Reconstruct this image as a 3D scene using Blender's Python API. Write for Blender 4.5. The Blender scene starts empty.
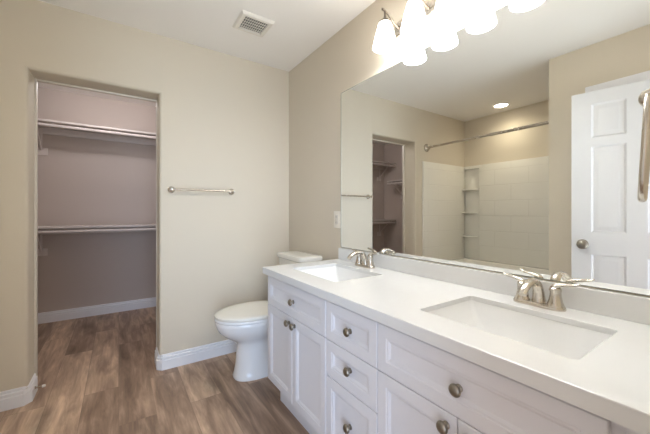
import bpy, bmesh, math, random
from mathutils import Vector, Matrix

random.seed(7)
PI = math.pi
S = bpy.context.scene
COL = S.collection

# ------------------------------------------------------------------ camera
CAM_H = 1.152
cd = bpy.data.cameras.new('camera')
cam = bpy.data.objects.new('camera', cd)
COL.objects.link(cam)
cam.location = (0, 0, CAM_H)
cam.rotation_euler = (PI / 2, 0, math.radians(-33.9))
cd.sensor_fit = 'HORIZONTAL'
cd.sensor_width = 36
cd.lens = 307.0 / 650 * 36
cd.shift_y = -5.0 / 650
cd.clip_start = 0.01
S.camera = cam

# ------------------------------------------------------------------ world, exposure, large lights
W = bpy.data.worlds.new('world')
S.world = W
W.use_nodes = True
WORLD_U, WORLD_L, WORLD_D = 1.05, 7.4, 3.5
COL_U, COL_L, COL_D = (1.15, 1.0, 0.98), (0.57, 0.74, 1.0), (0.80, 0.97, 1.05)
def build_world():
    nt = W.node_tree
    N, L = nt.nodes.new, nt.links.new
    tc = N('ShaderNodeTexCoord')
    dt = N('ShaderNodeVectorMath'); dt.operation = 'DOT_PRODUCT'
    dt.inputs[1].default_value = Vector((-0.35, -1.0, 0.10)).normalized()  # bright lobe added to the sky to light back wall and toilet
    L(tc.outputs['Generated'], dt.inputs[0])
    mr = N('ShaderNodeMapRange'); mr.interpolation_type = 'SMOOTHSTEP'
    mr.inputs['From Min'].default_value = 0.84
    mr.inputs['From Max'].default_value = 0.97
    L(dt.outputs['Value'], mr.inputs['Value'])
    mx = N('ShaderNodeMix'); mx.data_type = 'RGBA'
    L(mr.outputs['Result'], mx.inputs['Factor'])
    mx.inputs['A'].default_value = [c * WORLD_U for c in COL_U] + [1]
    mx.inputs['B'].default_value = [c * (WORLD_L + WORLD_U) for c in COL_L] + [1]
    # lower lobe added to the sky to brighten the ceiling through the doorway
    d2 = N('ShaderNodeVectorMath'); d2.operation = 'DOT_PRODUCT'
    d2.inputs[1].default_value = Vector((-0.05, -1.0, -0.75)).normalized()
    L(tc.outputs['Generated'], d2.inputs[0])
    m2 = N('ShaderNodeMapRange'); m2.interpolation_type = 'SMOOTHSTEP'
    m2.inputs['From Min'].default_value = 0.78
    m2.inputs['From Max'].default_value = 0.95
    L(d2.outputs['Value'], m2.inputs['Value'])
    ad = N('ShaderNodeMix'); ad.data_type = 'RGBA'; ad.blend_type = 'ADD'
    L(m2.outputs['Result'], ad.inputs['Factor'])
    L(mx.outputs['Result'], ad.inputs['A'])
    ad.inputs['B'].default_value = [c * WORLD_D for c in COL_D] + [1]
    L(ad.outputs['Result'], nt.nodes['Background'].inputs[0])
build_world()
S.view_settings.view_transform = 'Standard'
S.view_settings.look = 'None'
S.view_settings.exposure = 0.05
S.view_settings.gamma = 1.0
S.view_settings.use_curve_mapping = False
VANITY_W = 3.5
SHADE_E = 14.5
SHOWER_W = 16.5
CLOSET_W = 10.0

# daylight entering by the open doorway behind the camera (portal for the sky, gives no light itself)
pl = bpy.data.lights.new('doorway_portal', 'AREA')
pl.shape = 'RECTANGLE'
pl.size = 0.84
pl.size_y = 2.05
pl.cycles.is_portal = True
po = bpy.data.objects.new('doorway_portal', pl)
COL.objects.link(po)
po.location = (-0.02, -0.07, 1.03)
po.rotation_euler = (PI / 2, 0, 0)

# ------------------------------------------------------------------ materials
def new_mat(name):
    m = bpy.data.materials.new(name)
    m.use_nodes = True
    nt = m.node_tree
    return m, nt, nt.nodes['Principled BSDF']

def srgb(r, g, b):
    def f(c):
        c /= 255.0
        return c / 12.92 if c <= 0.04045 else ((c + 0.055) / 1.055) ** 2.4
    return (f(r), f(g), f(b), 1)

def mat_simple(name, col, rough=0.5, metal=0.0, spec=0.5, bump=0.0, bscale=80, vary=0.0, coat=0.0):
    m, nt, p = new_mat(name)
    p.inputs['Base Color'].default_value = col
    p.inputs['Roughness'].default_value = rough
    p.inputs['Metallic'].default_value = metal
    p.inputs['Specular IOR Level'].default_value = spec
    p.inputs['Coat Weight'].default_value = coat
    p.inputs['Coat Roughness'].default_value = 0.05
    tc = nt.nodes.new('ShaderNodeTexCoord')
    nz = nt.nodes.new('ShaderNodeTexNoise')
    nz.inputs['Scale'].default_value = bscale
    nz.inputs['Detail'].default_value = 3
    nt.links.new(tc.outputs['Object'], nz.inputs['Vector'])
    if bump > 0:
        b = nt.nodes.new('ShaderNodeBump')
        b.inputs['Strength'].default_value = bump
        b.inputs['Distance'].default_value = 0.002
        nt.links.new(nz.outputs['Fac'], b.inputs['Height'])
        nt.links.new(b.outputs['Normal'], p.inputs['Normal'])
    if vary > 0:
        r = nt.nodes.new('ShaderNodeMapRange')
        r.inputs['To Min'].default_value = max(0.02, rough - vary)
        r.inputs['To Max'].default_value = rough + vary
        nt.links.new(nz.outputs['Fac'], r.inputs['Value'])
        nt.links.new(r.outputs['Result'], p.inputs['Roughness'])
    return m

M_WALL = mat_simple('wall_paint', srgb(214, 203, 184), 0.75, bump=0.10, bscale=140)
M_CLOSET = mat_simple('closet_light_tint', srgb(200, 187, 178), 0.75, bump=0.10, bscale=140)  # wall paint with the closet's dimmer, cooler light put into its colour
M_CEIL = mat_simple('ceiling_paint', srgb(245, 241, 236), 0.85, bump=0.15, bscale=110)
M_TRIM = mat_simple('trim_white', srgb(240, 239, 241), 0.35, bump=0.02, bscale=60)
M_JAMB = mat_simple('jamb_offwhite', srgb(220, 211, 196), 0.4, bump=0.02, bscale=60)
M_CAB = mat_simple('cabinet_white', srgb(226, 225, 229), 0.38, bump=0.02, bscale=40)
M_DOOR = mat_simple('door_white', srgb(217, 217, 218), 0.40, bump=0.03, bscale=90)
M_COUNTER = mat_simple('quartz_white', srgb(228, 228, 227), 0.22, bump=0.0, vary=0.04, bscale=30)
M_PORC = mat_simple('porcelain', srgb(238, 237, 236), 0.10, vary=0.02, bscale=8, coat=0.3)
M_BASIN = mat_simple('basin_porcelain', srgb(243, 243, 242), 0.10, vary=0.02, bscale=8, coat=0.3)
M_SEAT = mat_simple('seat_plastic', srgb(240, 236, 226), 0.22, vary=0.03, bscale=10)
M_TANK = mat_simple('tank_porcelain', srgb(238, 234, 224), 0.12, vary=0.02, bscale=8, coat=0.3)
M_NICKEL = mat_simple('brushed_nickel', (0.62, 0.57, 0.50, 1), 0.27, metal=1.0, vary=0.02, bscale=20)
M_KNOB = mat_simple('antique_nickel', (0.31, 0.28, 0.235, 1), 0.32, metal=1.0, vary=0.02, bscale=20)
M_BRONZE = mat_simple('dark_nickel', (0.17, 0.14, 0.11, 1), 0.38, metal=1.0, vary=0.02, bscale=20)
M_DARK = mat_simple('dark_cavity', srgb(26, 23, 21), 0.8, bump=0.05)
M_SHELF = mat_simple('shelf_white', srgb(222, 212, 206), 0.5, bump=0.03, bscale=60)
M_PLATE = mat_simple('plate_plastic', srgb(236, 228, 214), 0.35, bump=0.02)
M_PLATE2 = mat_simple('receptacle_plastic', srgb(214, 207, 196), 0.35, bump=0.02)
M_RUBBER = mat_simple('white_rubber', srgb(235, 233, 230), 0.6, bump=0.05)
M_VENT = mat_simple('vent_plastic', srgb(232, 226, 216), 0.45, bump=0.02)
M_MIRROR = mat_simple('mirror_silver', (0.93, 0.945, 0.925, 1), 0.0, metal=1.0)
M_GLASSEDGE = mat_simple('mirror_edge', srgb(150, 156, 150), 0.2, metal=0.6, vary=0.05)

def mat_emit(name, col, strength):
    m, nt, p = new_mat(name)
    p.inputs['Base Color'].default_value = (0.9, 0.9, 0.88, 1)
    p.inputs['Roughness'].default_value = 0.3
    p.inputs['Emission Color'].default_value = col
    p.inputs['Emission Strength'].default_value = strength
    return m
M_SHADE = mat_emit('frosted_shade_lit', (1.0, 1.0, 0.99, 1), SHADE_E)
M_BULB = mat_emit('bulb_lit', (1.0, 0.94, 0.86, 1), 18)
M_CANLENS = mat_emit('can_lens_lit', (1.0, 0.90, 0.74, 1), 18)
M_CLOSETLENS = mat_emit('closet_lens_lit', (1.0, 0.92, 0.90, 1), 9)

def mat_floor():
    m, nt, p = new_mat('vinyl_plank_floor')
    L = nt.links.new
    N = nt.nodes.new
    tc = N('ShaderNodeTexCoord')
    sp = N('ShaderNodeSeparateXYZ')
    L(tc.outputs['Object'], sp.inputs[0])
    cb = N('ShaderNodeCombineXYZ')
    L(sp.outputs['Y'], cb.inputs['X'])
    L(sp.outputs['X'], cb.inputs['Y'])
    br = N('ShaderNodeTexBrick')
    br.offset = 0.37
    br.offset_frequency = 2
    br.inputs['Color1'].default_value = (0, 0, 0, 1)
    br.inputs['Color2'].default_value = (1, 1, 1, 1)
    br.inputs['Mortar'].default_value = (0.5, 0.5, 0.5, 1)
    br.inputs['Scale'].default_value = 1
    br.inputs['Mortar Size'].default_value = 0.0012
    br.inputs['Mortar Smooth'].default_value = 0.2
    br.inputs['Bias'].default_value = 0
    br.inputs['Brick Width'].default_value = 1.22
    br.inputs['Row Height'].default_value = 0.18
    L(cb.outputs[0], br.inputs['Vector'])
    rid = N('ShaderNodeSeparateColor')
    L(br.outputs['Color'], rid.inputs[0])
    # grain : noise stretched along the plank, shifted for each plank
    mp = N('ShaderNodeMapping')
    mp.inputs['Scale'].default_value = (1.5, 10.0, 1.0)
    L(cb.outputs[0], mp.inputs['Vector'])
    wmul = N('ShaderNodeMath'); wmul.operation = 'MULTIPLY'; wmul.inputs[1].default_value = 37.0
    L(rid.outputs[0], wmul.inputs[0])
    n1 = N('ShaderNodeTexNoise'); n1.noise_dimensions = '4D'
    n1.inputs['Scale'].default_value = 1.7
    n1.inputs['Detail'].default_value = 6
    n1.inputs['Roughness'].default_value = 0.58
    n1.inputs['Distortion'].default_value = 0.7
    L(mp.outputs[0], n1.inputs['Vector']); L(wmul.outputs[0], n1.inputs['W'])
    mp2 = N('ShaderNodeMapping')
    mp2.inputs['Scale'].default_value = (4.0, 90.0, 1.0)
    L(cb.outputs[0], mp2.inputs['Vector'])
    n2 = N('ShaderNodeTexNoise'); n2.noise_dimensions = '4D'
    n2.inputs['Scale'].default_value = 1.0
    n2.inputs['Detail'].default_value = 4
    L(mp2.outputs[0], n2.inputs['Vector']); L(wmul.outputs[0], n2.inputs['W'])
    # knots
    mp3 = N('ShaderNodeMapping')
    mp3.inputs['Scale'].default_value = (1.5, 4.2, 1.0)
    L(cb.outputs[0], mp3.inputs['Vector'])
    vo = N('ShaderNodeTexVoronoi')
    vo.inputs['Scale'].default_value = 1.1
    nd = N('ShaderNodeTexNoise'); nd.inputs['Scale'].default_value = 3.0; nd.inputs['Detail'].default_value = 3
    L(mp3.outputs[0], nd.inputs['Vector'])
    av_ = N('ShaderNodeVectorMath'); av_.operation = 'MULTIPLY_ADD'; av_.inputs[1].default_value = (0.5, 0.5, 0.5)
    L(nd.outputs['Color'], av_.inputs[0]); L(mp3.outputs[0], av_.inputs[2])
    L(av_.outputs[0], vo.inputs['Vector'])
    kr = N('ShaderNodeMapRange')
    kr.inputs['From Min'].default_value = 0.03
    kr.inputs['From Max'].default_value = 0.30
    kr.inputs['To Min'].default_value = 0.50
    kr.inputs['To Max'].default_value = 1.0
    L(vo.outputs['Distance'], kr.inputs['Value'])
    # combine
    a = N('ShaderNodeMath'); a.operation = 'MULTIPLY_ADD'
    a.inputs[1].default_value = 0.28
    L(rid.outputs[0], a.inputs[0])
    g = N('ShaderNodeMath'); g.operation = 'MULTIPLY'; g.inputs[1].default_value = 1.15
    L(n1.outputs['Fac'], g.inputs[0]); L(g.outputs[0], a.inputs[2])
    a2 = N('ShaderNodeMath'); a2.operation = 'MULTIPLY_ADD'; a2.inputs[1].default_value = 0.22
    L(n2.outputs['Fac'], a2.inputs[0]); L(a.outputs[0], a2.inputs[2])
    a3 = N('ShaderNodeMath'); a3.operation = 'SUBTRACT'; a3.inputs[1].default_value = 0.295
    L(a2.outputs[0], a3.inputs[0])
    rp = N('ShaderNodeValToRGB')
    e = rp.color_ramp.elements
    e[0].position = 0.05; e[0].color = srgb(86, 69, 58)
    e[1].position = 0.95; e[1].color = srgb(248, 224, 196)
    k = rp.color_ramp.elements.new(0.42); k.color = srgb(154, 129, 110)
    k = rp.color_ramp.elements.new(0.65); k.color = srgb(196, 168, 144)
    L(a3.outputs[0], rp.inputs[0])
    mx = N('ShaderNodeMix'); mx.data_type = 'RGBA'; mx.blend_type = 'MULTIPLY'
    mx.inputs['Factor'].default_value = 1.0
    L(rp.outputs[0], mx.inputs['A'])
    L(kr.outputs[0], mx.inputs['B'])
    mo = N('ShaderNodeMix'); mo.data_type = 'RGBA'
    mf = N('ShaderNodeMath'); mf.operation = 'MULTIPLY'; mf.inputs[1].default_value = 0.45
    L(br.outputs['Fac'], mf.inputs[0]); L(mf.outputs[0], mo.inputs['Factor'])
    L(mx.outputs['Result'], mo.inputs['A'])
    mo.inputs['B'].default_value = srgb(70, 58, 50)
    L(mo.outputs['Result'], p.inputs['Base Color'])
    p.inputs['Roughness'].default_value = 0.42
    p.inputs['Specular IOR Level'].default_value = 0.4
    b = N('ShaderNodeBump'); b.inputs['Strength'].default_value = 0.12; b.inputs['Distance'].default_value = 0.002
    L(n2.outputs['Fac'], b.inputs['Height']); L(b.outputs['Normal'], p.inputs['Normal'])
    return m
M_FLOOR = mat_floor()

def mat_surround():
    m, nt, p = new_mat('tub_surround_acrylic')
    L = nt.links.new; N = nt.nodes.new
    tc = N('ShaderNodeTexCoord'); sp = N('ShaderNodeSeparateXYZ'); cb = N('ShaderNodeCombineXYZ')
    ad = N('ShaderNodeMath'); ad.operation = 'ADD'
    L(tc.outputs['Object'], sp.inputs[0])
    L(sp.outputs['X'], ad.inputs[0]); L(sp.outputs['Y'], ad.inputs[1])
    L(ad.outputs[0], cb.inputs['X']); L(sp.outputs['Z'], cb.inputs['Y'])
    br = N('ShaderNodeTexBrick')
    br.offset = 0.5
    br.inputs['Scale'].default_value = 1
    br.inputs['Brick Width'].default_value = 0.40
    br.inputs['Row Height'].default_value = 0.20
    br.inputs['Mortar Size'].default_value = 0.003
    br.inputs['Mortar Smooth'].default_value = 0.6
    br.inputs['Color1'].default_value = srgb(236, 232, 222)
    br.inputs['Color2'].default_value = srgb(236, 232, 222)
    br.inputs['Mortar'].default_value = srgb(227, 222, 211)
    L(cb.outputs[0], br.inputs['Vector'])
    L(br.outputs['Color'], p.inputs['Base Color'])
    b = N('ShaderNodeBump'); b.invert = True
    b.inputs['Strength'].default_value = 0.5; b.inputs['Distance'].default_value = 0.004
    L(br.outputs['Fac'], b.inputs['Height']); L(b.outputs['Normal'], p.inputs['Normal'])
    p.inputs['Roughness'].default_value = 0.3
    return m
M_SURR = mat_surround()
M_ACRYL = mat_simple('tub_acrylic', srgb(236, 232, 222), 0.2, vary=0.03, bscale=10)

# ------------------------------------------------------------------ mesh helpers
def obj(name, bm, mat, parent=None, smooth=35, loc=None):
    bmesh.ops.recalc_face_normals(bm, faces=bm.faces[:])
    me = bpy.data.meshes.new(name)
    bm.to_mesh(me)
    bm.free()
    if smooth:
        for p in me.polygons:
            p.use_smooth = True
        me.set_sharp_from_angle(angle=math.radians(smooth))
    for mm in (mat if isinstance(mat, (list, tuple)) else [mat]):
        me.materials.append(mm)
    o = bpy.data.objects.new(name, me)
    COL.objects.link(o)
    if parent is not None:
        o.parent = parent
    if loc is not None:
        o.location = loc
    return o

def thing(name, label, cat, loc=(0, 0, 0), rotz=0, group=None):
    o = bpy.data.objects.new(name, None)
    COL.objects.link(o)
    o.empty_display_size = 0.05
    o.location = loc
    o.rotation_euler = (0, 0, rotz)
    o['label'] = label
    o['category'] = cat
    if group:
        o['group'] = group
    return o

def tag(o, label, cat, group=None):
    o['label'] = label
    o['category'] = cat
    if group:
        o['group'] = group
    return o

def struct(name, bm, mat, label, smooth=35):
    o = obj(name, bm, mat, smooth=smooth)
    o['kind'] = 'structure'
    o['label'] = label
    return o

def copy_tree(o, parent=None):
    c = o.copy()
    COL.objects.link(c)
    if parent is not None:
        c.parent = parent
    for ch in list(o.children):
        copy_tree(ch, c)
    return c

def box(bm, lo, hi, bev=0.0, seg=2):
    t = bmesh.new()
    bmesh.ops.create_cube(t, size=1)
    for v in t.verts:
        v.co = Vector(((lo[0] + hi[0]) / 2 + v.co.x * (hi[0] - lo[0]),
                       (lo[1] + hi[1]) / 2 + v.co.y * (hi[1] - lo[1]),
                       (lo[2] + hi[2]) / 2 + v.co.z * (hi[2] - lo[2])))
    if bev > 0:
        bmesh.ops.bevel(t, geom=t.edges[:], offset=bev, segments=seg, affect='EDGES', profile=0.5)
    merge(bm, t)

def merge(bm, t, mtx=None):
    vm = {}
    for v in t.verts:
        vm[v] = bm.verts.new(mtx @ v.co if mtx else v.co)
    for f in t.faces:
        try:
            nf = bm.faces.new([vm[v] for v in f.verts])
            nf.material_index = f.material_index
        except ValueError:
            pass
    t.free()

def loft(bm, loops, cap0=True, cap1=True, closed=True):
    rows = [[bm.verts.new(p) for p in lp] for lp in loops]
    for a, b in zip(rows, rows[1:]):
        n = len(a)
        for i in range(n if closed else n - 1):
            j = (i + 1) % n
            bm.faces.new((a[i], a[j], b[j], b[i]))
    if cap0:
        bm.faces.new(list(reversed(rows[0])))
    if cap1:
        bm.faces.new(rows[-1])
    return rows

def lathe(bm, prof, seg=24, mtx=None, ring=False):
    """prof: list of (radius, height) along local z"""
    t = bmesh.new()
    loops = []
    for r, z in prof:
        r = max(r, 1e-4)
        loops.append([Vector((r * math.cos(2 * PI * i / seg), r * math.sin(2 * PI * i / seg), z)) for i in range(seg)])
    if ring:
        loops.append(loops[0])
        loft(t, loops, False, False)
        bmesh.ops.remove_doubles(t, verts=t.verts[:], dist=1e-6)
    else:
        loft(t, loops)
    merge(bm, t, mtx)

def axis_mtx(origin, direction):
    d = Vector(direction).normalized()
    q = Vector((0, 0, 1)).rotation_difference(d)
    return Matrix.Translation(Vector(origin)) @ q.to_matrix().to_4x4()

def spline(pts, n=8):
    P = [Vector(p) for p in pts]
    out = []
    for i in range(len(P) - 1):
        p0 = P[i - 1] if i else P[0] * 2 - P[1]
        p1, p2 = P[i], P[i + 1]
        p3 = P[i + 2] if i + 2 < len(P) else P[-1] * 2 - P[-2]
        for k in range(n):
            t = k / n
            out.append(0.5 * ((2 * p1) + (-p0 + p2) * t + (2 * p0 - 5 * p1 + 4 * p2 - p3) * t * t + (-p0 + 3 * p1 - 3 * p2 + p3) * t ** 3))
    out.append(P[-1])
    return out

def lerp_list(vals, n):
    out = []
    m = len(vals) - 1
    for i in range(n):
        f = i / (n - 1) * m
        k = min(int(f), m - 1)
        out.append(vals[k] + (vals[k + 1] - vals[k]) * (f - k))
    return out

def tube(bm, path, rad, seg=12, flat=1.0, up=(0, 0, 1), closed=False, flats=None):
    """tube along path; rad scalar or list; flat squashes the section along 'up'"""
    n = len(path)
    R = rad if isinstance(rad, (list, tuple)) else [rad] * n
    if len(R) != n:
        R = lerp_list(list(R), n)
    F = lerp_list(list(flats), n) if flats else [flat] * n
    P = [Vector(p) for p in path]
    up = Vector(up)
    loops = []
    nrm = None
    for i in range(n):
        if closed:
            tg = (P[(i + 1) % n] - P[i - 1]).normalized()
        else:
            tg = (P[min(i + 1, n - 1)] - P[max(i - 1, 0)]).normalized()
        if nrm is None:
            nrm = up - tg * up.dot(tg)
            if nrm.length < 1e-3:
                nrm = Vector((1, 0, 0)) - tg * tg.x
                if nrm.length < 1e-3:
                    nrm = Vector((0, 1, 0))
        else:
            nrm = nrm - tg * nrm.dot(tg)
        nrm.normalize()
        bn = tg.cross(nrm)
        loops.append([P[i] + nrm * (R[i] * F[i] * math.cos(2 * PI * k / seg)) + bn * (R[i] * math.sin(2 * PI * k / seg)) for k in range(seg)])
    t = bmesh.new()
    if closed:
        loops.append(loops[0])
        loft(t, loops, False, False)
        bmesh.ops.remove_doubles(t, verts=t.verts[:], dist=1e-6)
    else:
        loft(t, loops)
    merge(bm, t)

def rrect(cx, cy, hx, hy, r, z, seg=5):
    out = []
    for sx, sy, a0 in ((1, 1, 0), (-1, 1, PI / 2), (-1, -1, PI), (1, -1, 3 * PI / 2)):
        for k in range(seg + 1):
            a = a0 + PI / 2 * k / seg
            out.append(Vector((cx + sx * (hx - r) + r * math.cos(a), cy + sy * (hy - r) + r * math.sin(a), z)))
    return out

def plate_holes(outer, holes, z0, z1):
    """flat plate in XY with holes, from z0 up to z1 (outer/holes: lists of (x,y))"""
    t = bmesh.new()
    ed = []
    for lp in [outer] + holes:
        vs = [t.verts.new((p[0], p[1], z1)) for p in lp]
        for i in range(len(vs)):
            ed.append(t.edges.new((vs[i], vs[(i + 1) % len(vs)])))
    bmesh.ops.triangle_fill(t, use_beauty=True, use_dissolve=False, edges=ed)
    bmesh.ops.recalc_face_normals(t, faces=t.faces[:])
    r = bmesh.ops.extrude_face_region(t, geom=t.faces[:])
    for v in [g for g in r['geom'] if isinstance(g, bmesh.types.BMVert)]:
        v.co.z = z0
    return t

def prism(bm, pts, axis, a0, a1):
    """extrude a closed 2D outline along an axis; pts are the two other coords in cyclic order"""
    def mk(p, a):
        if axis == 'z': return Vector((p[0], p[1], a))
        if axis == 'y': return Vector((p[0], a, p[1]))
        return Vector((a, p[0], p[1]))
    t = bmesh.new()
    loft(t, [[mk(p, a0) for p in pts], [mk(p, a1) for p in pts]])
    merge(bm, t)

def sweep(bm, path, prof, side=1):
    """sweep profile (offset, z) along plan polyline; offset to the left of travel (side=1)"""
    P = [Vector((p[0], p[1])) for p in path]
    n = len(P)
    loops = []
    for i in range(n):
        d0 = (P[i] - P[i - 1]).normalized() if i else None
        d1 = (P[i + 1] - P[i]).normalized() if i < n - 1 else None
        d0 = d0 or d1
        d1 = d1 or d0
        n0 = Vector((-d0.y, d0.x)) * side
        n1 = Vector((-d1.y, d1.x)) * side
        m = (n0 + n1)
        m = m / m.dot(n0)
        loops.append([Vector((P[i].x + m.x * o, P[i].y + m.y * o, z)) for o, z in prof])
    t = bmesh.new()
    loft(t, loops)
    merge(bm, t)

def nested(bm, w, h, rings, frame, back=True):
    """rectangular relief: rings of (inset, height); frame maps (u,v,height)->Vector"""
    loops = []
    for ins, hh in rings:
        loops.append([frame(a, b, hh) for a, b in ((ins, ins), (w - ins, ins), (w - ins, h - ins), (ins, h - ins))])
    t = bmesh.new()
    loft(t, loops, back)
    merge(bm, t)

# ------------------------------------------------------------------ dimensions
XW = 1.299        # mirror wall
YB = 2.526        # back wall face
ZC = 2.44         # ceiling
YF = 0.05         # front wall face (wall with the entry)
XL = -0.434       # left wall face
XT = -1.512       # tub alcove long wall
YT = 1.10         # near end of the tub alcove
OX0, OX1, OZ = -0.452, 0.2455, 2.015   # closet opening
WT = 0.165        # back wall thickness
YC = 4.275        # closet back wall
XCL, XCR = -1.66, 0.80

# ------------------------------------------------------------------ structure
bm = bmesh.new(); box(bm, (-1.9, -0.12, -0.05), (1.6, 4.5, 0.0))
struct('floor', bm, M_FLOOR, 'brown wood-look plank floor', smooth=0)
bm = bmesh.new(); box(bm, (-1.9, -0.06, ZC), (1.6, 4.5, ZC + 0.05))
struct('ceiling', bm, M_CEIL, 'plain off-white ceiling', smooth=0)

def arc(cx, cy, r, a0, a1, n=6):
    return [(cx + r * math.cos(math.radians(a0 + (a1 - a0) * k / n)), cy + r * math.sin(math.radians(a0 + (a1 - a0) * k / n))) for k in range(n + 1)]

bm = bmesh.new()
R = 0.02
y1 = YB + WT
prism(bm, [(-1.76, YB)] + arc(OX0 - R, YB + R, R, -90, 0) + [(OX0, y1), (-1.76, y1)], 'z', 0, ZC)
prism(bm, arc(OX1 + R, YB + R, R, 180, 270) + [(XW + 0.1, YB), (XW + 0.1, y1), (OX1, y1)], 'z', 0, ZC)
prism(bm, arc(YB + R, OZ + R, R, 180, 270) + [(y1, OZ), (y1, ZC), (YB, ZC)], 'x', OX0 - R, OX1 + R)
struct('wall_back', bm, M_WALL, 'tan wall with the doorless closet opening')

bm = bmesh.new(); box(bm, (XW, -0.06, 0), (XW + 0.1, YB, ZC))
struct('wall_right', bm, M_WALL, 'tan wall behind the vanity mirror', smooth=0)

# front wall with the entry doorway behind the camera
bm = bmesh.new()
box(bm, (0.40, YF - 0.11, 0), (XW, YF, ZC))
box(bm, (XL - 0.1, YF - 0.11, 0), (-0.405, 0.188, ZC))
box(bm, (-0.405, YF - 0.11, 2.06), (0.40, YF, ZC))
struct('wall_front', bm, M_WALL, 'tan wall with the entry doorway', smooth=0)

bm = bmesh.new()
box(bm, (XL - 0.1, 0.188, 0), (XL, 0.25, ZC))
box(bm, (XL - 0.1, 0.79, 0), (XL, YT, ZC))
box(bm, (XL - 0.1, 0.25, 2.05), (XL, 0.79, ZC))
struct('wall_left', bm, M_WALL, 'tan wall beside the tub alcove', smooth=0)

bm = bmesh.new(); box(bm, (XT - 0.1, YT - 0.1, 0), (XL - 0.1, YT, ZC))
struct('wall_alcove_near', bm, M_WALL, 'tan end wall of the tub alcove', smooth=0)
bm = bmesh.new(); box(bm, (XT - 0.1, YT, 0), (XT, YB, ZC))
struct('wall_alcove_side', bm, M_WALL, 'tan long wall above the tub', smooth=0)

bm = bmesh.new(); box(bm, (XCL - 0.1, YC, 0), (XCR + 0.1, YC + 0.1, ZC))
struct('wall_closet_back', bm, M_CLOSET, 'back wall of the closet', smooth=0)
bm = bmesh.new(); box(bm, (XCL - 0.1, y1, 0), (XCL, YC, ZC))
struct('wall_closet_left', bm, M_CLOSET, 'left wall of the closet', smooth=0)
bm = bmesh.new(); box(bm, (XCR, y1, 0), (XCR + 0.1, YC, ZC))
struct('wall_closet_right', bm, M_CLOSET, 'right wall of the closet', smooth=0)

# white frame on the closet side of the opening
bm = bmesh.new()
box(bm, (OX0 - 0.045, y1, 0), (OX0 + 0.012, y1 + 0.03, OZ + 0.045), 0.003)
box(bm, (OX1 - 0.004, y1, 0), (OX1 + 0.045, y1 + 0.03, OZ + 0.045), 0.002)
box(bm, (OX0 + 0.012, y1, OZ - 0.012), (OX1 - 0.004, y1 + 0.03, OZ + 0.045), 0.003)
struct('trim_1', bm, M_JAMB, 'white frame inside the closet opening')

# baseboards
BP = [(0, 0), (0.0165, 0), (0.0165, 0.066), (0.0150, 0.069), (0.0105, 0.0705), (0.0105, 0.0735), (0.0145, 0.0755), (0.0145, 0.089), (0.0125, 0.0915), (0.0070, 0.0925), (0.0070, 0.095), (0.0085, 0.097), (0.0075, 0.107), (0.004, 0.110), (0, 0.110)]
bm = bmesh.new()
sweep(bm, [(-0.583, YB), (OX0 - 0.023, YB), (OX0, YB + 0.023), (OX0, y1)], BP, -1)
struct('baseboard_back_left', bm, M_TRIM, 'white baseboard left of the closet opening', smooth=25)
bm = bmesh.new()
sweep(bm, [(OX1, y1), (OX1, YB + 0.023), (OX1 + 0.023, YB), (XW - 0.016, YB)], BP, -1)
struct('baseboard_back_right', bm, M_TRIM, 'white baseboard under the towel bar', smooth=25)
bm = bmesh.new()
sweep(bm, [(XCL, YC), (XCR, YC)], BP, -1)
struct('baseboard_closet', bm, M_TRIM, 'white baseboard along the closet back wall', smooth=25)
bm = bmesh.new()
sweep(bm, [(XW, YB), (XW, 1.722)], BP, -1)
struct('baseboard_right', bm, M_TRIM, 'white baseboard behind the toilet', smooth=25)
bm = bmesh.new()
sweep(bm, [(XL, YT - 0.02), (XL, 0.855)], BP, 1)
struct('baseboard_left', bm, M_TRIM, 'white baseboard on the left wall', smooth=25)

# second doorway, shut, on the left wall (seen in the mirror over the open door)
bm = bmesh.new()
for (a, b) in (((XL, 0.190, 0), (XL + 0.018, 0.250, 2.05)), ((XL, 0.79, 0), (XL + 0.018, 0.852, 2.05)), ((XL, 0.190, 2.05), (XL + 0.018, 0.852, 2.118))):
    box(bm, a, b, 0.004)
struct('trim_2', bm, M_TRIM, 'white casing behind the open door')

def six_panel(bm, w, h, t):
    """door leaf in local x (width), z (height), thickness along y (0..t)"""
    st, mull = 0.113, 0.10
    pw = (w - 2 * st - mull) / 2
    rows = [(0.22, 0.832), (0.993, 1.618), (1.680, 1.925)]
    rects = []
    for z0, z1 in rows:
        for x0 in (st, st + pw + mull):
            rects.append((x0, z0, pw, z1 - z0))
    xs = [0, st, st + pw, st + pw + mull, w - st, w]
    zs = sorted({0, h} | {z for r in rows for z in r})
    for yy in (0, t):
        for i in range(len(xs) - 1):
            for j in range(len(zs) - 1):
                if i in (1, 3) and any(abs(zs[j] - r[0]) < 1e-6 for r in rows):
                    continue
                bm.faces.new([bm.verts.new((x, yy, z)) for x, z in ((xs[i], zs[j]), (xs[i + 1], zs[j]), (xs[i + 1], zs[j + 1]), (xs[i], zs[j + 1]))])
    for (xa, za), (xb, zb) in (((0, 0), (w, 0)), ((w, 0), (w, h)), ((w, h), (0, h)), ((0, h), (0, 0))):
        bm.faces.new([bm.verts.new(p) for p in ((xa, 0, za), (xb, 0, zb), (xb, t, zb), (xa, t, za))])
    rings = [(0, 0), (0.004, -0.004), (0.012, -0.009), (0.018, -0.009), (0.040, -0.002), (0.044, -0.002)]
    for x, z, a, b in rects:
        nested(bm, a, b, rings, lambda u, v, hh, x=x, z=z: Vector((x + u, t + hh, z + v)), False)
        nested(bm, a, b, rings, lambda u, v, hh, x=x, z=z: Vector((x + u, -hh, z + v)), False)
    bmesh.ops.remove_doubles(bm, verts=bm.verts[:], dist=1e-5)

bm = bmesh.new(); six_panel(bm, 0.535, 2.03, 0.035)
d2 = struct('door_2', bm, M_DOOR, 'shut white panel door behind the open door', smooth=20)
d2.matrix_world = Matrix.Translation((XL - 0.045, 0.2525, 0.01)) @ Matrix.Rotation(PI / 2, 4, 'Z')

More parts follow.
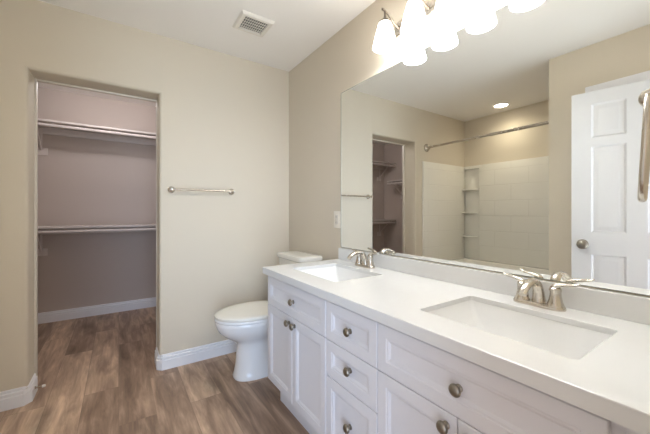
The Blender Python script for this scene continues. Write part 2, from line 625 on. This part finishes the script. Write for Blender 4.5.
# entry door, swung open against the left wall, seen in the mirror
DW = 0.695
hx, hy = -0.384, 0.204
fx, fy = -0.255, 0.887
ang = math.atan2(fy - hy, fx - hx)
bm = bmesh.new(); six_panel(bm, DW, 2.018, 0.035)
door = struct('door_1', bm, M_DOOR, 'white six panel door standing open, seen in the mirror', smooth=20)
door['category'] = 'door'
door.matrix_world = Matrix.Translation((hx, hy, 0.012)) @ Matrix.Rotation(ang, 4, 'Z') @ Matrix.Translation((0, -0.0, 0))
KP = [(0.001, 0.0), (0.032, 0.0), (0.032, 0.004), (0.028, 0.008), (0.014, 0.011), (0.011, 0.024), (0.014, 0.030), (0.024, 0.037), (0.0285, 0.047), (0.027, 0.057), (0.019, 0.063), (0.001, 0.065)]
for y, d in ((0, -1), (0.035, 1)):
    bm = bmesh.new()
    lathe(bm, [(r_ * 1.12, z_ * 1.05) for r_, z_ in KP], 28, axis_mtx((DW - 0.065, y, 0.902), (0, d, 0)))
    obj('door_knob', bm, M_KNOB, door)
bm = bmesh.new(); box(bm, (DW - 0.001, 0.006, 0.872), (DW + 0.002, 0.029, 0.932))
obj('latch_plate', bm, M_NICKEL, door)
for z in (0.22, 1.02, 1.82):
    bm = bmesh.new(); lathe(bm, [(0.006, 0), (0.006, 0.09)], 12, Matrix.Translation((-0.004, 0.041, z)))
    obj('hinge', bm, M_NICKEL, door)

# ------------------------------------------------------------------ vanity cabinet
FX = 0.739        # face of doors and drawers
VY0, VY1 = 0.052, 1.712
van = thing('vanity_cabinet', 'long white double vanity cabinet with recessed-panel fronts and round knobs', 'cabinet', (FX, 0, 0))
X0 = 0.020        # local x of the face frame
bm = bmesh.new()
def side(y0, y1_):
    prism(bm, [(X0, 0.145), (X0 + 0.063, 0.145), (X0 + 0.063, 0.0), (0.545, 0.0), (0.545, 0.7845), (X0, 0.7845)], 'y', y0, y1_)
side(VY1 - 0.018, VY1); side(VY0, VY0 + 0.018)
box(bm, (X0 + 0.018, VY0 + 0.018, 0.145), (0.545, VY1 - 0.018, 0.160))
box(bm, (0.525, VY0 + 0.018, 0.16), (0.545, VY1 - 0.018, 0.70))
obj('carcass', bm, M_CAB, van, smooth=0)
bm = bmesh.new(); box(bm, (X0, VY0 + 0.018, 0.1455), (X0 + 0.018, VY1 - 0.018, 0.7845))
obj('face_frame', bm, M_CAB, van, smooth=0)
bm = bmesh.new(); box(bm, (X0 + 0.063, VY0 + 0.018, 0.001), (X0 + 0.078, VY1 - 0.018, 0.1445))
obj('toe_kick', bm, M_CAB, van, smooth=0)

RINGS = [(0.0015, 0.0), (0.0, 0.0015), (0.0, 0.0175), (0.002, 0.0195), (0.040, 0.0195), (0.0425, 0.0175), (0.048, 0.0165), (0.056, 0.0115), (0.060, 0.0108)]
def front(name, ya, yb, za, zb, knob=None):
    g = 0.0016
    ya += g; yb -= g
    bm = bmesh.new()
    nested(bm, yb - ya, zb - za, RINGS, lambda u, v, hh: Vector((X0 - 0.0005 - hh, ya + u, za + v)))
    o = obj(name, bm, M_CAB, van, smooth=20)
    if knob:
        kb = bmesh.new()
        lathe(kb, [(0.001, 0), (0.0105, 0), (0.0105, 0.003), (0.0065, 0.006), (0.006, 0.012), (0.009, 0.0145), (0.0162, 0.017), (0.0172, 0.0205), (0.0160, 0.0245), (0.011, 0.0285), (0.001, 0.0300)], 28, axis_mtx((X0 - knob[2], knob[0], knob[1]), (-1, 0, 0)))
        obj('knob', kb, M_KNOB, o)
    return o
ZT, ZM, ZD2, ZB = 0.772, 0.611, 0.457, 0.162
YA, YBk, YCk, YD = 1.714, 1.0946, 0.778, 0.1745
mid1, mid2 = (YA + YBk) / 2, (YCk + YD) / 2
FR, PN = 0.0195, 0.0108
front('false_front', YBk, YA, ZM, ZT, (mid1, 0.688, PN))
front('cabinet_door', mid1, YA, ZB, ZM - 0.003, (mid1 + 0.030, 0.574, FR))
front('cabinet_door', YBk, mid1, ZB, ZM - 0.003, (mid1 - 0.030, 0.574, FR))
front('drawer', YCk, YBk, ZM, ZT, ((YBk + YCk) / 2, 0.688, PN))
front('drawer', YCk, YBk, ZD2, ZM - 0.003, ((YBk + YCk) / 2, 0.535, PN))
front('drawer', YCk, YBk, ZB, ZD2 - 0.003, ((YBk + YCk) / 2, 0.316, PN))
front('false_front', YD, YCk, ZM, ZT, (mid2, 0.686, PN))
front('cabinet_door', mid2, YCk, ZB, ZM - 0.003, (mid2 + 0.032, 0.574, FR))
front('cabinet_door', YD, mid2, ZB, ZM - 0.003, (mid2 - 0.032, 0.574, FR))
bm = bmesh.new(); box(bm, (X0 - 0.010, VY0 + 0.001, ZB), (X0 - 0.001, YD - 0.020, 0.776), 0.001)
obj('filler_panel', bm, M_CAB, van, smooth=0)

# ------------------------------------------------------------------ countertop
ZK = 0.823
CX0, CX1 = 0.716, XW - 0.001
CY0, CY1 = 0.051, 1.736
SINKS = [(0.999, 1.385), (0.999, 0.470)]
SHX, SHY = 0.156, 0.216
bm = bmesh.new()
outer = [(CX0, CY0), (CX1, CY0), (CX1, CY1), (CX0, CY1)]
holes = [[(p.x, p.y) for p in rrect(cx, cy, SHX, SHY, 0.014, 0)] for cx, cy in SINKS]
t = plate_holes(outer, holes, ZK - 0.018, ZK)
bmesh.ops.dissolve_limit(t, angle_limit=0.01, verts=t.verts[:], edges=t.edges[:])
sharp = [e for e in t.edges if len(e.link_faces) == 2 and e.calc_face_angle(0) > 1.0 and max(v.co.z for v in e.verts) > ZK - 1e-4 and min(v.co.z for v in e.verts) > ZK - 1e-4]
try:
    bmesh.ops.bevel(t, geom=sharp, offset=0.0025, segments=2, affect='EDGES', profile=0.5)
except Exception:
    pass
bmesh.ops.triangulate(t, faces=t.faces[:])
merge(bm, t)
box(bm, (CX0, CY0, ZK - 0.0375), (CX0 + 0.02, CY1, ZK - 0.018))
box(bm, (CX0 + 0.02, CY1 - 0.02, ZK - 0.0375), (CX1, CY1, ZK - 0.018))
ct = tag(obj('countertop', bm, M_COUNTER, smooth=0), 'long white quartz vanity top with two sink cut-outs', 'countertop')
bm = bmesh.new(); box(bm, (XW - 0.021, CY0, ZK), (XW - 0.001, 1.735, 0.9005), 0.002)
tag(obj('backsplash', bm, M_COUNTER, smooth=0), 'low white quartz backsplash strip along the foot of the mirror', 'backsplash')

# ------------------------------------------------------------------ sinks
def make_sink():
    r = thing('undermount_sink', '', 'sink', (0, 0, ZK - 0.018), 0, 'undermount sinks in the vanity top')
    bm = bmesh.new()
    L_ = []
    for hx_, hy_, rr, z in [(SHX + .020, SHY + .020, .030, -.001), (SHX + .001, SHY + .001, .015, -.001), (SHX - .001, SHY - .002, .016, -.008),
                            (SHX - .008, SHY - .020, .020, -.050), (SHX - .016, SHY - .042, .028, -.090), (SHX - .028, SHY - .056, .034, -.108),
                            (SHX - .050, SHY - .080, .040, -.118), (.05, .07, .04, -.123), (.024, .024, .0238, -.126)]:
        L_.append(rrect(0, 0, hx_, hy_, rr, z, 6))
    t = bmesh.new()
    loft(t, L_, False, False)
    outs = [rrect(0, 0, a, b, c, z, 6) for a, b, c, z in [(SHX + .020, SHY + .020, .030, -.008), (SHX + .010, SHY, .02, -.03), (SHX - .006, SHY - .03, .03, -.095), (SHX - .04, SHY - .07, .04, -.126), (.03, .03, .0298, -.134)]]
    ro = [[t.verts.new(p) for p in lp] for lp in outs]
    merge(bm, t)
    bm2 = bmesh.new(); loft(bm2, outs, False, True); merge(bm, bm2)
    bmesh.ops.remove_doubles(bm, verts=bm.verts[:], dist=1e-6)
    obj('basin', bm, M_BASIN, r, smooth=40)
    bm = bmesh.new()
    lathe(bm, [(0.001, -.1255), (0.024, -.1255), (0.026, -.1235), (0.022, -.1225), (0.018, -.126), (0.016, -.121), (0.001, -.119)], 24)
    obj('drain', bm, M_NICKEL, r)
    return r
s1 = make_sink()
s1.location.x, s1.location.y = SINKS[0]
s1['label'] = 'white rectangular undermount sink nearest the toilet'
s2 = copy_tree(s1)
s2.location.x, s2.location.y = SINKS[1]
s2['label'] = 'white rectangular undermount sink at the near end of the vanity, farther from the toilet'

# ------------------------------------------------------------------ faucets (local: spout towards -x, z=0 on the counter)
def make_faucet():
    r = thing('faucet', '', 'faucet', (0, 0, ZK), 0, 'two-handle faucets on the vanity')
    bm = bmesh.new()
    loft(bm, [rrect(0, 0, a, b, c, z, 7) for a, b, c, z in [(.026, .080, .0259, 0), (.0265, .0805, .0264, .004), (.0255, .0795, .0254, .010), (.022, .076, .0219, .014)]])
    obj('base_plate', bm, M_NICKEL, r)
    for s in (-1, 1):
        bm = bmesh.new()
        lathe(bm, [(0.001, .012), (.0245, .012), (.0240, .018), (.0215, .024), (.0205, .026), (.0165, .046), (.0160, .058), (.0175, .066), (.0170, .072), (.011, .077), (.001, .078)], 24, Matrix.Translation((0, s * .051, 0)))
        h = obj('handle', bm, M_NICKEL, r)
        bm = bmesh.new()
        pth = spline([(0, s * .040, .060), (0.000, s * .050, .074), (0.001, s * .064, .083), (0.002, s * .084, .087), (0.001, s * .102, .090), (0.000, s * .117, .095)], 6)
        tube(bm, pth, [.0105, .0145, .0115, .0095, .0100, .0070], 12, flats=[.95, .85, .65, .55, .55, .5])
        obj('lever', bm, M_NICKEL, h)
    bm = bmesh.new()
    pth = spline([(.004, 0, .008), (.003, 0, .030), (-.002, 0, .056), (-.016, 0, .080), (-.042, 0, .091), (-.076, 0, .087), (-.106, 0, .073), (-.122, 0, .057)], 6)
    tube(bm, pth, [.0230, .0195, .0170, .0160, .0155, .0150, .0145, .0140], 16, up=(1, 0, 0), flats=[.9, .85, .8, .72, .66, .66, .68, .72])
    obj('spout', bm, M_NICKEL, r)
    bm = bmesh.new(); lathe(bm, [(.001, 0), (.0045, 0), (.0045, .012), (.003, .016), (.001, .017)], 12, Matrix.Translation((.020, 0, .012)))
    obj('lift_rod', bm, M_NICKEL, r)
    return r
f1 = make_faucet()
f1.location.x, f1.location.y = 1.228, 1.400
f1['label'] = 'brushed nickel two-lever faucet behind the sink nearest the toilet'
f2 = copy_tree(f1)
f2.location.x, f2.location.y = 1.226, 0.478
f2['label'] = 'brushed nickel two-lever faucet in front of the mirrored door, near end of vanity'

# ------------------------------------------------------------------ mirror
mir = thing('wall_mirror', 'large frameless rectangular mirror above the vanity backsplash', 'mirror', (XW, 0, 0.906))
bm = bmesh.new(); box(bm, (-0.006, 0.085, 0.0), (-0.0005, 1.722, 1.077), 0.0)
obj('glass', bm, M_MIRROR, mir, smooth=0)
bm = bmesh.new()
for a, b in (((-.0065, .085, -.0005), (-.0003, 1.7235, .0015)), ((-.0065, 1.7215, 0), (-.0003, 1.7235, 1.0785)), ((-.0065, .085, 1.0765), (-.0003, 1.7235, 1.0785))):
    box(bm, a, b)
obj('polished_edge', bm, M_GLASSEDGE, mir, smooth=0)

# ------------------------------------------------------------------ vanity light
VZ = 2.034
vl = thing('vanity_light', 'four-lamp vanity light with frosted bell shades over the mirror', 'wall light', (XW, 0.884, VZ))
bm = bmesh.new(); box(bm, (-.024, -.325, .088), (-.0005, .325, .166), .010, 3)
obj('backplate', bm, M_NICKEL, vl)
SPC = 0.195
for k in range(4):
    dy = (1.5 - k) * SPC
    bm = bmesh.new()
    pth = spline([(-.018, dy, .128), (-.045, dy, .140), (-.080, dy, .162), (-.112, dy, .182), (-.140, dy, .189)], 6)
    tube(bm, pth, [.010, .006, .0048, .0048, .0050], 10)
    tube(bm, [(-.125, dy, .187), (-.125, dy, .135)], [.0048, .0065], 10)
    lathe(bm, [(.001, -.007), (.0055, -.004), (.0070, .001), (.005, .006), (.001, .009)], 12, axis_mtx((-.140, dy, .189), (-.9, 0, .4)))
    arm = obj('arm', bm, M_BRONZE, vl)
    bm = bmesh.new()
    lathe(bm, [(.001, .153), (.008, .152), (.012, .144), (.022, .135), (.032, .127), (.034, .120), (.031, .119), (.001, .121)], 24, Matrix.Translation((-.125, dy, 0)))
    obj('shade_cap', bm, M_BRONZE, arm)
    bm = bmesh.new()
    pr = [(.026, .123), (.031, .119), (.036, .104), (.043, .080), (.050, .052), (.057, .024), (.062, .002), (.0645, -.009)]
    seg = 32
    loops = []
    for rr, z in pr + [(r_ - .004, z_) for r_, z_ in reversed(pr)]:
        loops.append([Vector((-.125 + rr * math.cos(2 * PI * i / seg), dy + rr * math.sin(2 * PI * i / seg), z)) for i in range(seg)])
    loft(bm, loops, False, False)
    obj('lamp_shade', bm, M_SHADE, vl)
    bm = bmesh.new()
    lathe(bm, [(.001, .020), (.018, .024), (.028, .042), (.029, .058), (.022, .078), (.014, .092), (.013, .116), (.001, .117)], 18, Matrix.Translation((-.125, dy, 0)))
    obj('bulb', bm, M_BULB, vl)
    ld = bpy.data.lights.new('vanity_lamp', 'POINT')
    ld.energy = VANITY_W
    ld.color = (0.94, 1.0, 1.05)
    ld.shadow_soft_size = 0.018
    lo = bpy.data.objects.new('vanity_lamp', ld)
    COL.objects.link(lo)
    lo.parent = vl
    lo.location = (-.125, dy, .000)

# ------------------------------------------------------------------ toilet (world -x is its front)
TY = 2.12
toi = thing('toilet', 'white two-piece toilet with closed lid between vanity and back wall', 'toilet', (0, TY, 0))
def egg(xf, xb, hw, z, n=40, wide=0.52, pw=2.0):
    """plan outline: front tip xf, back xb (xf < xb), half width hw"""
    xm = xf + (xb - xf) * wide
    out = []
    for i in range(n):
        a = 2 * PI * i / n
        c, s = math.cos(a), math.sin(a)
        e = 2.0 / pw
        cc = math.copysign(abs(c) ** e, c); ss = math.copysign(abs(s) ** e, s)
        rx = (xb - xm) if c > 0 else (xm - xf)
        out.append(Vector((xm + rx * cc, hw * ss, z)))
    return out
bm = bmesh.new()
loft(bm, [egg(*a) for a in [(.662, 1.12, .112, 0, 40, .45, 2.6), (.660, 1.12, .114, .012, 40, .45, 2.6), (.668, 1.11, .109, .03, 40, .45, 2.5), (.678, 1.10, .103, .10, 40, .45, 2.3),
                            (.686, 1.09, .098, .190, 40, .46, 2.2), (.688, 1.085, .098, .235, 40, .46, 2.1), (.668, 1.082, .106, .256, 40, .47, 2.05), (.632, 1.08, .122, .277, 40, .48, 2.0), (.596, 1.075, .143, .302, 40, .5, 2.0),
                            (.568, 1.073, .162, .330, 40, .51, 2.0), (.551, 1.07, .175, .360, 40, .52, 2.0), (.542, 1.07, .183, .386, 40, .53, 2.0), (.540, 1.07, .184, .401, 40, .53, 2.05), (.546, 1.07, .181, .411, 40, .53, 2.05)]])
box(bm, (1.02, -.105, .22), (1.27, .105, .412), .03, 3)
obj('bowl', bm, M_PORC, toi, smooth=50)
bm = bmesh.new()
loft(bm, [egg(*a) for a in [(.541, 1.045, .184, .4115, 44, .53, 2.05), (.536, 1.047, .187, .418, 44, .53, 2.05), (.537, 1.047, .1865, .427, 44, .53, 2.05), (.541, 1.045, .184, .431, 44, .53, 2.05)]])
obj('seat', bm, M_PORC, toi, smooth=40)
bm = bmesh.new()
loft(bm, [egg(*a) for a in [(.540, 1.05, .185, .4325, 44, .53, 2.05), (.536, 1.052, .1875, .438, 44, .53, 2.05), (.536, 1.052, .1875, .449, 44, .53, 2.05), (.546, 1.046, .180, .456, 44, .53, 2.05), (.58, 1.02, .155, .461, 44, .53, 2.0), (.66, .95, .09, .464, 44, .53, 2.0)]])
obj('lid', bm, M_SEAT, toi, smooth=50)
for s in (-1, 1):
    bm = bmesh.new(); box(bm, (1.035, s * .075 - .016, .413), (1.072, s * .075 + .016, .462), .007)
    obj('hinge', bm, M_SEAT, toi)
bm = bmesh.new()
loft(bm, [rrect(a, 0, b, c, d, z, 6) for a, b, c, d, z in [(1.185, .075, .165, .03, .395), (1.183, .083, .178, .035, .43), (1.180, .091, .190, .04, .60), (1.178, .095, .196, .04, .784)]])
obj('tank', bm, M_TANK, toi)
bm = bmesh.new()
loft(bm, [rrect(1.177, 0, a, b, c, z, 6) for a, b, c, z in [(.099, .200, .04, .7845), (.106, .207, .045, .790), (.107, .208, .046, .810), (.103, .204, .044, .820), (.090, .19, .04, .824), (.05, .15, .03, .8255)]])
obj('tank_lid', bm, M_TANK, toi, smooth=45)
bm = bmesh.new()
lathe(bm, [(.001, 0), (.012, 0), (.012, .006), (.007, .010), (.001, .011)], 16, axis_mtx((1.083, .13, .715), (-1, 0, 0)))
tube(bm, [(1.074, .13, .715), (1.070, .10, .712), (1.070, .06, .706)], [.006, .006, .007], 10)
obj('flush_lever', bm, M_NICKEL, toi)

# ------------------------------------------------------------------ towel bar on the back wall
tb = thing('towel_bar', 'slim brushed nickel towel bar on the wall right of the closet', 'towel bar', (0.545, YB, 1.318))
for s in (-1, 1):
    bm = bmesh.new()
    lathe(bm, [(.001, 0), (.0245, 0), (.0245, .006), (.019, .011), (.010, .014), (.0095, .045), (.0115, .052), (.0115, .068), (.008, .073), (.001, .074)], 22, axis_mtx((s * .222, 0, 0), (0, -1, 0)))
    obj('post', bm, M_NICKEL, tb)
bm = bmesh.new(); tube(bm, [(-.222, -.060, 0), (.222, -.060, 0)], .0075, 14)
obj('bar', bm, M_NICKEL, tb)

# ------------------------------------------------------------------ towel ring on the front wall, right edge of the picture
HX, HY, HZ = 0.706, 0.1185, 1.335
trg = thing('towel_ring', 'brushed nickel towel ring hanging at the right edge before the mirror', 'towel ring', (HX, YF, HZ))
bm = bmesh.new()
lathe(bm, [(.001, 0), (.026, 0), (.026, .005), (.018, .011), (.009, .015), (.0085, .040), (.0085, .056)], 22, axis_mtx((0, 0, 0), (0, 1, 0)))
lathe(bm, [(.001, .052), (.010, .053), (.0135, .060), (.0145, .068), (.012, .076), (.006, .080), (.001, .081)], 22, axis_mtx((0, 0, 0), (0, 1, 0)))
obj('post', bm, M_NICKEL, trg)
bm = bmesh.new()
av = Vector((0.9842, 0.177, 0)).normalized()
lean = Vector((-0.177, 0.9842, 0)).normalized()
pts = []
n = 48
for i in range(n):
    a = 2 * PI * i / n
    c, s_ = math.cos(a), math.sin(a)
    e = 2 / 3.0
    u = 0.066 * math.copysign(abs(s_) ** e, s_)
    v = -0.081 + 0.081 * math.copysign(abs(c) ** e, c)
    u *= 0.82 + 0.18 * (-v / 0.166)
    pts.append(Vector((0, HY - YF, 0)) + av * u + Vector((0, 0, v)) + lean * (-v * 0.048))
tube(bm, pts, .0056, 12, closed=True)
obj('ring', bm, M_NICKEL, trg)

# ------------------------------------------------------------------ outlet
ot = thing('wall_outlet', 'small white outlet plate on the tan wall left of the mirror', 'outlet', (XW, 1.774, 1.098))
bm = bmesh.new(); box(bm, (-.006, -.038, -.060), (-.0002, .038, .060), .003)
obj('cover_plate', bm, M_PLATE, ot)
bm = bmesh.new(); box(bm, (-.0085, -.0165, -.0335), (-.006, .0165, .0335), .001)
ins = obj('receptacle', bm, M_PLATE2, ot)
for z in (-.019, .019):
    for y in (-.006, .006):
        bm = bmesh.new()
        box(bm, (-.0088, y - .001, z - .004), (-.0084, y + .001, z + .004))
        obj('slot', bm, M_DARK, ins, smooth=0)

# ------------------------------------------------------------------ ceiling vent
cv = thing('ceiling_vent', 'square white slatted exhaust vent in the ceiling', 'vent', (0.765, 2.018, ZC))
w2, h2 = 0.112, 0.105
bm = bmesh.new()
loops = []
for ix, iy, z in [(0, 0, -.0005), (0, 0, -.006), (.010, .010, -.016), (.030, .028, -.018), (.033, .031, -.016), (.033, .031, -.002)]:
    loops.append([Vector((sx * (w2 - ix), sy * (h2 - iy), z)) for sx, sy in ((-1, -1), (1, -1), (1, 1), (-1, 1))])
loft(bm, loops, False, False)
obj('frame', bm, M_VENT, cv, smooth=20)
bm = bmesh.new(); box(bm, (-.079, -.074, -.0030), (.079, .074, -.0008))
obj('dark_backing', bm, M_DARK, cv, smooth=0)
bm = bmesh.new()
nb = 12
for i in range(nb):
    x = -.079 + .158 * i / (nb - 1)
    box(bm, (x - .0024, -.074, -.0130), (x + .0024, .074, -.0115))
for j in range(1, 5):
    y = -.074 + .148 * j / 5
    box(bm, (-.079, y - .0028, -.0132), (.079, y + .0028, -.0115))
obj('grille', bm, M_VENT, cv, smooth=0)

# ------------------------------------------------------------------ bath: tub, surround, rod, ceiling light (seen in the mirror)
tub = thing('bathtub', 'white alcove bathtub seen in the mirror', 'bathtub', ((XT - 0.59) / 2, (YT + YB) / 2, 0))
thx, thy = (-0.59 - XT) / 2 - .002, (YB - YT) / 2 - .002
bm = bmesh.new()
loft(bm, [rrect(0, 0, a, b, c, z, 5) for a, b, c, z in [(thx, thy, .004, 0), (thx, thy, .004, .485), (thx - .006, thy - .006, .01, .50), (thx - .075, thy - .085, .10, .50),
                                                   (thx - .085, thy - .10, .10, .485), (thx - .11, thy - .17, .12, .25), (thx - .15, thy - .24, .12, .12), (thx - .22, thy - .32, .10, .10)]])
obj('shell', bm, M_ACRYL, tub, smooth=40)
bm = bmesh.new(); lathe(bm, [(.001, .1005), (.028, .1005), (.028, .104), (.001, .106)], 18, Matrix.Translation((0, -.30, 0)))
obj('drain', bm, M_NICKEL, tub)

sur = thing('tub_surround', 'white tile-pattern tub surround with corner shelf column, seen in the mirror', 'tub surround', (XT, YB, 0.502))
SH = 1.288
bm = bmesh.new(); box(bm, (0.03, -.022, 0), (XT * -1 - .583, -.0005, SH), .006)
obj('end_panel', bm, M_SURR, sur)
bm = bmesh.new(); box(bm, (.0005, -(YB - YT) + .024, 0), (.045, -.235, SH), .006)
obj('back_panel', bm, M_SURR, sur)
bm = bmesh.new(); box(bm, (.03, -(YB - YT) + .0005, 0), (XT * -1 - .583, -(YB - YT) + .022, SH), .006)
obj('end_panel', bm, M_SURR, sur)
bm = bmesh.new(); box(bm, (.0005, -.235, 0), (.010, -.0005, SH), .002)
box(bm, (.0005, -.250, SH - .045), (.046, -.022, SH - .0005), .004)
col = obj('shelf_column', bm, M_ACRYL, sur)
for z in (0.32, 0.645, 0.965):
    bm = bmesh.new()
    prism(bm, [(.010, -.233), (.040, -.233), (.062, -.20), (.085, -.14), (.095, -.08), (.098, -.023), (.010, -.023)], 'z', z - .014, z)
    obj('shelf', bm, M_ACRYL, col, smooth=25)

rod = thing('shower_rod', 'brushed nickel shower curtain rod over the tub, seen in the mirror', 'shower rod', (-0.668, YB, 1.968))
for y, d in ((0, -1), (-(YB - YT), 1)):
    bm = bmesh.new()
    lathe(bm, [(.001, 0), (.050, 0), (.050, .008), (.042, .020), (.028, .028), (.024, .044), (.017, .046)], 26, axis_mtx((0, y, 0), (0, d, 0)))
    obj('flange', bm, M_NICKEL, rod)
bm = bmesh.new(); tube(bm, [(0, -.02, 0), (0, -.86, 0)], .0135, 16)
obj('pole', bm, M_NICKEL, rod)
bm = bmesh.new(); tube(bm, [(0, -.80, 0), (0, -(YB - YT) + .02, 0)], .0165, 16)
obj('outer_pole', bm, M_NICKEL, rod)

cl = thing('recessed_light', 'round recessed ceiling light over the tub, seen in the mirror', 'ceiling light', (-1.24, 1.89, ZC))
bm = bmesh.new()
lathe(bm, [(.072, -.0005), (.092, -.0005), (.092, -.004), (.084, -.009), (.072, -.006)], 32, None, True)
obj('trim_ring', bm, M_CEIL, cl)
bm = bmesh.new(); lathe(bm, [(.001, -.002), (.070, -.002), (.070, -.005), (.001, -.006)], 32)
obj('lens', bm, M_CANLENS, cl)
ld = bpy.data.lights.new('shower_lamp', 'SPOT')
ld.spot_size = math.radians(150); ld.spot_blend = 1.0; ld.shadow_soft_size = 0.02
ld.energy = SHOWER_W
ld.color = (1.0, 0.90, 0.70)
lo = bpy.data.objects.new('shower_lamp', ld); COL.objects.link(lo); lo.parent = cl; lo.location = (0, 0, -.012)

# ------------------------------------------------------------------ closet fittings
def shelf(label, x0, x1, z, name='closet_shelf'):
    s = thing(name, label, 'shelf', ((x0 + x1) / 2, YC, z), 0, 'closet shelves')
    w = (x1 - x0) / 2
    bm = bmesh.new(); box(bm, (-w, -.305, -.019), (w, -.001, 0), .0015)
    obj('board', bm, M_SHELF, s, smooth=25)
    bm = bmesh.new(); box(bm, (-w, -.020, -.089), (w, -.001, -.0195), .0015)
    obj('cleat', bm, M_SHELF, s, smooth=25)
    return s
def crod(label, x0, x1, z, y):
    bm = bmesh.new(); tube(bm, [(x0, y, z), (x1, y, z)], .0155, 16)
    return tag(obj('closet_rod', bm, M_SHELF), label, 'closet rod', 'closet hanging rods')
ZU, ZL = 2.050, 1.008
shelf('upper white shelf across the closet back wall', XCL + .001, XCR - .001, ZU)
shelf('lower white shelf at waist height across the closet back wall', XCL + .001, XCR - .001, ZL)
crod('white hanging rod under the upper closet shelf', XCL + .001, XCR - .001, ZU - .052, YC - .290)
crod('white hanging rod under the lower closet shelf', XCL + .001, XCR - .001, ZL - .052, YC - .290)

def bracket(loc, rotz, label):
    b = thing('shelf_bracket', label, 'bracket', loc, rotz, 'closet shelf-and-rod brackets')
    # local: wall at y=0, shelf runs towards -y, z=0 just under the board
    bm = bmesh.new()
    box(bm, (-.050, -.013, -.290), (.050, -.0005, -.215), .002)
    box(bm, (-.010, -.024, -.214), (.010, -.0205, -.001), .001)
    box(bm, (-.010, -.0235, -.225), (.010, -.013, -.205), .001)
    obj('wall_plate', bm, M_SHELF, b, smooth=0)
    bm = bmesh.new()
    box(bm, (-.009, -.285, -.013), (.009, -.024, -.0005), .001)
    tube(bm, [(0, -.275, -.010), (0, -.018, -.236)], .0085, 10)
    obj('brace', bm, M_SHELF, b, smooth=30)
    bm = bmesh.new()
    pth = [(0, -.290 + .0225 * math.cos(a), -.033 + .0225 * math.sin(a)) for a in [math.radians(d) for d in range(80, -215, -15)]]
    tube(bm, pth, .0045, 8)
    obj('rod_hook', bm, M_SHELF, b)
    return b
for x, nm in ((-0.663, 'left in the doorway view'), (-1.52, 'in the left corner, seen in the mirror')):
    bracket((x, YC, ZU - .0195), 0, 'white shelf bracket under the upper closet shelf, ' + nm)
    bracket((x, YC, ZL - .0195), 0, 'white shelf bracket under the lower closet shelf, ' + nm)

# side shelf on the left closet wall
ss = thing('closet_shelf', 'short white shelf on the closet side wall, seen in the mirror', 'shelf', (XCL, 3.30, 1.70), 0, 'closet shelves')
bm = bmesh.new(); box(bm, (.001, -.58, -.019), (.305, .60, 0), .0015)
obj('board', bm, M_SHELF, ss, smooth=25)
bm = bmesh.new(); box(bm, (.001, -.58, -.089), (.020, .60, -.0195), .0015)
obj('cleat', bm, M_SHELF, ss, smooth=25)
bm = bmesh.new(); tube(bm, [(XCL + .290, 2.72, 1.648), (XCL + .290, 3.90, 1.648)], .0155, 16)
tag(obj('closet_rod', bm, M_SHELF), 'white hanging rod under the short side shelf, seen in the mirror', 'closet rod', 'closet hanging rods')
bracket((XCL, 3.80, 1.70 - .0195), PI / 2, 'white shelf bracket under the short side shelf, seen in the mirror')

# door stop on the jamb baseboard
ds = thing('door_stop', 'small white-tipped door stop on the baseboard left of the closet opening', 'door stop', (OX0 + .0155, 2.60, 0.055))
bm = bmesh.new(); lathe(bm, [(.001, 0), (.009, 0), (.009, .004), (.005, .008), (.005, .040), (.001, .040)], 14, axis_mtx((0, 0, 0), (1, 0, 0)))
obj('stem', bm, M_NICKEL, ds)
bm = bmesh.new(); lathe(bm, [(.001, .036), (.008, .036), (.0085, .046), (.006, .052), (.001, .053)], 14, axis_mtx((0, 0, 0), (1, 0, 0)))
obj('rubber_tip', bm, M_RUBBER, ds)

# closet ceiling light (hidden above the opening)
cc = thing('closet_ceiling_light', 'round flush light on the closet ceiling', 'ceiling light', (-0.05, 3.42, ZC))
bm = bmesh.new(); lathe(bm, [(.001, 0), (.13, 0), (.13, -.012), (.001, -.012)], 32)
obj('base', bm, M_TRIM, cc)
bm = bmesh.new(); lathe(bm, [(.12, -.012), (.118, -.028), (.095, -.045), (.05, -.054), (.001, -.056)], 32)
obj('diffuser', bm, M_CLOSETLENS, cc)
ld = bpy.data.lights.new('closet_lamp', 'POINT')
ld.energy = CLOSET_W
ld.color = (0.99, 0.96, 1.0)
ld.shadow_soft_size = 0.05
lo = bpy.data.objects.new('closet_lamp', ld); COL.objects.link(lo); lo.parent = cc; lo.location = (0, 0, -.11)
